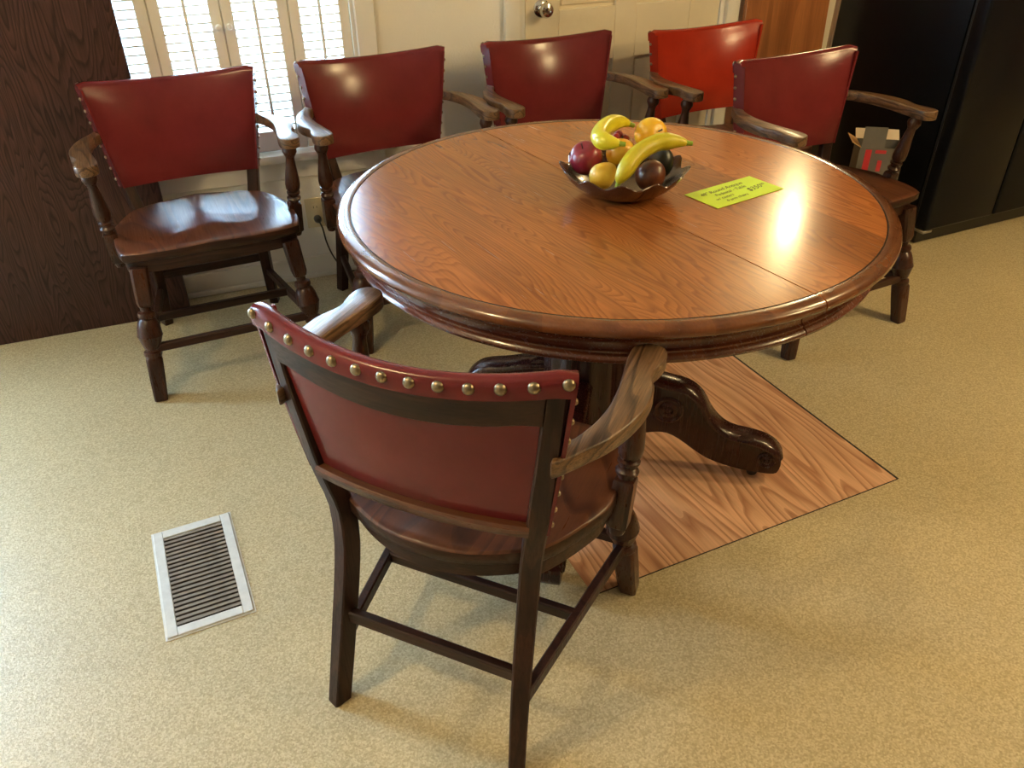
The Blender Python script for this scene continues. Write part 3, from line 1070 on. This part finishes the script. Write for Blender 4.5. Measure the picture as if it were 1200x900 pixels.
leg_out = [(0.085, 0.300), (0.15, 0.292), (0.195, 0.280), (0.225, 0.274), (0.255, 0.268), (0.280, 0.256), (0.302, 0.234), (0.324, 0.196), (0.348, 0.167), (0.372, 0.149), (0.400, 0.139), (0.440, 0.133),
           (0.475, 0.124), (0.502, 0.108), (0.519, 0.085), (0.524, 0.060), (0.518, 0.034), (0.500, 0.028), (0.475, 0.028), (0.430, 0.031), (0.380, 0.040), (0.333, 0.056), (0.295, 0.080), (0.258, 0.106), (0.225, 0.121),
           (0.195, 0.120), (0.165, 0.112), (0.130, 0.113), (0.085, 0.120)]
n_top = 15
for k in range(4):
    ang = math.radians(-43.7 + 90 * k)
    hol = empty('pedestal_leg')
    bpy.data.objects.remove(hol)
    M_ = Matrix.Translation((PCX, PCY, 0)) @ Matrix.Rotation(ang, 4, 'Z')
    bm = bmesh.new()
    full = catmull([(a, c, 0) for a, c in leg_out], 2, closed=True)
    prism(bm, [(p.x, p.y) for p in full], -0.026, 0.026, 0.004, 2, axis='Y')
    topc = catmull([(a, 0, c - 0.006) for a, c in leg_out[:n_top]], 3)
    sweep(bm, topc, [(-0.031, -0.010), (0.031, -0.010), (0.0335, -0.004), (0.031, 0.002), (0.027, 0.005), (0.022, 0.0085), (-0.022, 0.0085), (-0.027, 0.005), (-0.031, 0.002), (-0.0335, -0.004)], up=Vector((0, 1, 0)) if False else Vector((0.3, 0, 1)))
    lg = obj('pedestal_leg', bm, M_ped, tb, angle=40)
    lg.matrix_local = M_
    for (rx, rz, rr) in ((0.222, 0.196, 0.040), (0.486, 0.074, 0.024)):
        for sd in (-1, 1):
            bm = bmesh.new()
            lathe(bm, [(rr, 0), (rr, 0.003), (rr * 0.86, 0.006), (rr * 0.72, 0.003), (rr * 0.62, 0.002), (rr * 0.50, 0.005), (rr * 0.34, 0.006), (rr * 0.25, 0.003), (rr * 0.12, 0.006), (0.001, 0.0065)], 24,
                  Matrix.Translation((rx, sd * 0.0255, rz)) @ Matrix.Rotation(-sd * PI / 2, 4, 'X'))
            obj('rosette', bm, M_ped, lg)
    bm = bmesh.new()
    rod(bm, (0.458, 0, 0.012), (0.458, 0, 0.034), 0.010)
    lathe(bm, [(0.004, -0.009), (0.013, -0.009), (0.0145, -0.006), (0.0145, 0.006), (0.013, 0.009), (0.004, 0.009)], 16, Matrix.Translation((0.458, 0, 0.0168)) @ Matrix.Rotation(PI / 2, 4, 'X'))
    obj('caster', bm, M_black, lg)

# ------------------------------------------------------------------ price card
pc_ = empty('price_card', (1.1195, 1.4605, 0.7408), math.radians(12.5))
tag(pc_, 'bright yellow green handwritten price card lying on the table', 'sign')
obj('card', box(-0.1065, 0.1065, -0.0515, 0.0515, 0.0, 0.0006), M_card, pc_)


def text(body, size, loc, rz, parent, mat, shear=0.35):
    cu = bpy.data.curves.new('lettering', 'FONT')
    cu.body = body
    cu.size = size
    cu.shear = shear
    cu.space_character = 0.95
    cu.resolution_u = 2
    cu.fill_mode = 'FRONT'
    to = bpy.data.objects.new('lettering', cu)
    COL.objects.link(to)
    dg = bpy.context.evaluated_depsgraph_get()
    me = bpy.data.meshes.new_from_object(to.evaluated_get(dg))
    bpy.data.objects.remove(to)
    me.materials.clear()
    me.materials.append(mat)
    o = bpy.data.objects.new('lettering', me)
    COL.objects.link(o)
    o.parent = parent
    o.location = loc
    o.rotation_euler = (0, 0, rz)
    return o


text('48" Round Antique', 0.0190, (-0.084, 0.018, 0.0009), math.radians(3), pc_, M_ink)
text('Pedestal - Table', 0.0170, (-0.056, 0.0005, 0.0009), math.radians(3), pc_, M_ink)
text('w/ casters', 0.0150, (-0.074, -0.0185, 0.0009), math.radians(3), pc_, M_ink)
text('6 arm chairs', 0.0150, (-0.058, -0.036, 0.0009), math.radians(3), pc_, M_ink)
text('$350', 0.0250, (0.030, -0.020, 0.0009), math.radians(5), pc_, M_ink)
text('00', 0.0125, (0.082, -0.007, 0.0009), math.radians(5), pc_, M_ink)

# ------------------------------------------------------------------ fruit bowl and fruit
BC = Vector((0.882, 1.556, 0.7412))
bw = empty('fruit_bowl', BC)
tag(bw, 'dark bowl with a wavy scalloped rim in the middle of the table', 'bowl')
bm = bmesh.new()
nn = 96


def bring(r, z, wav, wz):
    ring = []
    for i in range(nn):
        th = 2 * PI * i / nn
        k = math.cos(12 * th)
        ring.append(((r + wav * k) * math.cos(th), (r + wav * k) * math.sin(th), z + wz * k))
    return ring


rings = [bring(0.001, 0.0, 0, 0), bring(0.066, 0.0, 0, 0), bring(0.070, 0.003, 0, 0), bring(0.092, 0.012, 0, 0), bring(0.112, 0.026, 0.001, 0), bring(0.126, 0.040, 0.003, 0.001), bring(0.136, 0.052, 0.006, 0.0065), bring(0.1400, 0.0575, 0.007, 0.0085),
         bring(0.1385, 0.0592, 0.007, 0.0085), bring(0.1330, 0.055, 0.006, 0.0065), bring(0.122, 0.043, 0.003, 0.001), bring(0.107, 0.030, 0, 0), bring(0.086, 0.017, 0, 0), bring(0.05, 0.009, 0, 0), bring(0.001, 0.008, 0, 0)]
loft(bm, rings)
obj('bowl', bm, M_bowl, bw, angle=70)


def ball(name, c, r, mat, label, cat, squash=(1, 1, 1), rot=(0, 0, 0), dimple=0.0, stem=True, neck=0.0, group=None):
    """fruit body of revolution about its own axis, dimpled at the poles; neck>0 draws the top out like a pear"""
    t = empty(name, c, rot=rot)
    tag(t, label, cat, group)
    bm = bmesh.new()
    prof = []
    m_ = 18
    for i in range(m_ + 1):
        ph = PI * i / m_
        rr = r * math.sin(ph)
        z = -r * math.cos(ph)
        dd = dimple * r * math.exp(-(rr / (0.35 * r)) ** 2)
        z += dd if z < 0 else -dd
        if neck > 0 and z > 0:
            f = z / r
            rr *= 1 - 0.42 * neck * f
            z *= 1 + 0.75 * neck
        prof.append((max(rr, 0.0006), z))
    lathe(bm, prof, 28, Matrix.Diagonal((squash[0], squash[1], squash[2], 1)))
    obj('flesh', bm, mat, t, angle=80)
    if stem:
        bm = bmesh.new()
        zt = r * (1 - dimple) * squash[2] * (1 + 0.75 * neck)
        turned(bm, (0, 0, zt - 0.004), (0.002, 0.001, zt + 0.012), [(0, 0.0018, 0), (0.7, 0.0015, 0), (1, 0.0022, 0)], 8)
        obj('stem', bm, M_stem, t)
    return t


ball('apple', (0.814, 1.611, 0.813), 0.0380, M_apple, 'dark red apple at the left side of the bowl', 'fruit', rot=(0.25, -0.5, 0), dimple=0.22)
ball('pear', (0.818, 1.537, 0.794), 0.0290, M_pear, 'pale yellow pear at the front left of the bowl', 'fruit', rot=(0.2, 1.15, 0.45), neck=0.45, stem=False)
ball('peach', (0.888, 1.586, 0.822), 0.0335, M_orange, 'golden yellow fruit in the centre of the bowl below the curled banana', 'fruit', rot=(-0.5, 0.35, 0), dimple=0.18)
ball('grapefruit', (0.972, 1.602, 0.850), 0.0375, M_lemon, 'deep yellow round fruit at the top right of the bowl', 'fruit', rot=(1.1, -0.25, 0.2), dimple=0.15, stem=True)
ball('fig', (0.915, 1.496, 0.794), 0.0330, M_fig, 'brown and purple fig under the long banana', 'fruit', rot=(0.4, 0.5, 0), neck=0.15, stem=False)
ball('avocado', (0.966, 1.538, 0.803), 0.0310, M_avo, 'black avocado at the right side of the bowl', 'fruit', squash=(0.9, 0.9, 1.15), rot=(0.15, 0.2, 0), stem=False)
gp = empty('grape_bunch', (0.916, 1.640, 0.834))
tag(gp, 'small bunch of red grapes between the curled banana and the top fruit', 'fruit')
gme = None
for k, (gx, gy, gz) in enumerate([(-0.012, 0, 0.006), (0.008, -0.006, 0.002), (0.0, 0.012, 0.008), (0.016, 0.010, -0.002), (-0.006, -0.014, -0.006), (0.014, -0.018, -0.010), (-0.02, 0.012, -0.008), (0.0, 0.0, -0.016)]):
    if gme is None:
        bm = bmesh.new()
        bmesh.ops.create_icosphere(bm, subdivisions=2, radius=0.0105)
        g = obj('grape', bm, M_grape, gp, angle=80)
        gme = g.data
    else:
        g = bpy.data.objects.new('grape', gme)
        COL.objects.link(g)
        g.parent = gp
    g.location = (gx, gy, gz)


def banana(name, pts, r, mat, label, tips):
    base = Vector(pts[0])
    t = empty(name, base)
    tag(t, label, 'fruit')
    cu = catmull([Vector(p) - base for p in pts], 6)
    n = len(cu)
    ks = []
    for i in range(n):
        f = i / (n - 1)
        e = min(f, 1 - f)
        ks.append(max(0.16, min(1, (e / 0.26)) ** 0.55))
    bm = bmesh.new()
    prof = [(r * math.cos(2 * PI * i / 10) * (1.0 if i % 2 else 1.05), r * math.sin(2 * PI * i / 10) * (1.0 if i % 2 else 1.05)) for i in range(10)]
    sweep(bm, cu, prof, up=Vector((-0.3, -0.75, 0.6)), scale=ks)
    obj('skin', bm, mat, t, angle=70)
    for end in tips:
        idx = 0 if end == 0 else n - 1
        nb = 2 if end == 0 else n - 3
        d = (cu[idx] - cu[nb]).normalized()
        bm = bmesh.new()
        turned(bm, cu[idx] - d * 0.006, cu[idx] + d * 0.009, [(0, r * 0.36, 0), (0.4, r * 0.30, 0), (1, r * 0.26, 0)], 8)
        obj('tip', bm, M_tip, t)
    return t


banana('banana', [(0.818, 1.463, 0.801), (0.828, 1.462, 0.823), (0.866, 1.480, 0.852), (0.917, 1.494, 0.866), (0.957, 1.488, 0.868), (0.990, 1.474, 0.864)], 0.0185, M_banana,
       'long green tinged banana lying across the front of the fruit', (0, 1))
banana('banana', [(0.940, 1.640, 0.866), (0.914, 1.645, 0.874), (0.873, 1.626, 0.876), (0.832, 1.582, 0.874), (0.815, 1.545, 0.872), (0.826, 1.520, 0.872), (0.842, 1.504, 0.872)], 0.0190, M_gourd,
       'short curled yellow banana on top of the fruit at the left', (0, 1))

# ------------------------------------------------------------------ carton by the fridge, green fruit on a chair
cb = empty('carton', (2.402, 2.398, 0.0), math.radians(-33))
tag(cb, 'grey carton with red print and open flaps between an armchair and the refrigerator', 'box')
cw, cdp, ch_ = 0.165, 0.125, 0.415
bm = bmesh.new()
th = 0.003
add_box(bm, 0, cw, 0, th, 0, ch_)
add_box(bm, 0, cw, cdp - th, cdp, 0, ch_)
add_box(bm, 0, th, th, cdp - th, 0, ch_)
add_box(bm, cw - th, cw, th, cdp - th, 0, ch_)
add_box(bm, th, cw - th, th, cdp - th, 0, th)
obj('carton_body', bm, M_carton, cb)
bm = box(0, 0.083, -th, 0, 0, 0.078)
obj('front_flap', bm, M_carton, cb, loc=(0.004, th, ch_), rot=(math.radians(-6), 0, 0))
bm = box(-0.040, 0, 0, cdp, -0.001, 0.002)
obj('side_flap', bm, M_kraft, cb, loc=(0.002, 0, ch_), rot=(0, math.radians(28), 0))
bm = box(0, cw, 0, 0.05, -0.001, 0.002)
obj('back_flap', bm, M_kraft2, cb, loc=(0, cdp - 0.002, ch_), rot=(math.radians(35), 0, 0))
pr_ = bmesh.new()
add_box(pr_, 0.022, 0.045, -0.0009, 0.0, 0.315, 0.408)
add_box(pr_, 0.027, 0.038, -0.0009, 0.0, 0.10, 0.315)
add_box(pr_, 0.058, 0.098, -0.0009, 0.0, 0.395, 0.408)
add_box(pr_, 0.074, 0.090, -0.0009, 0.0, 0.325, 0.368)
add_box(pr_, 0.122, 0.146, -0.0009, 0.0, 0.275, 0.345)
obj('red_print', pr_, M_redink, cb)
gr = empty('green_fruit', (1.752, 2.035, 0.4585))
tag(gr, 'green fruit on the seat of the chair nearest the refrigerator, barely visible under its arm', 'fruit')
bm = bmesh.new()
lathe(bm, [(0.010, 0.0), (0.035, 0.006), (0.046, 0.03), (0.045, 0.06), (0.036, 0.095), (0.026, 0.125), (0.016, 0.142), (0.004, 0.147)], 24)
obj('flesh', bm, M_green, gr)
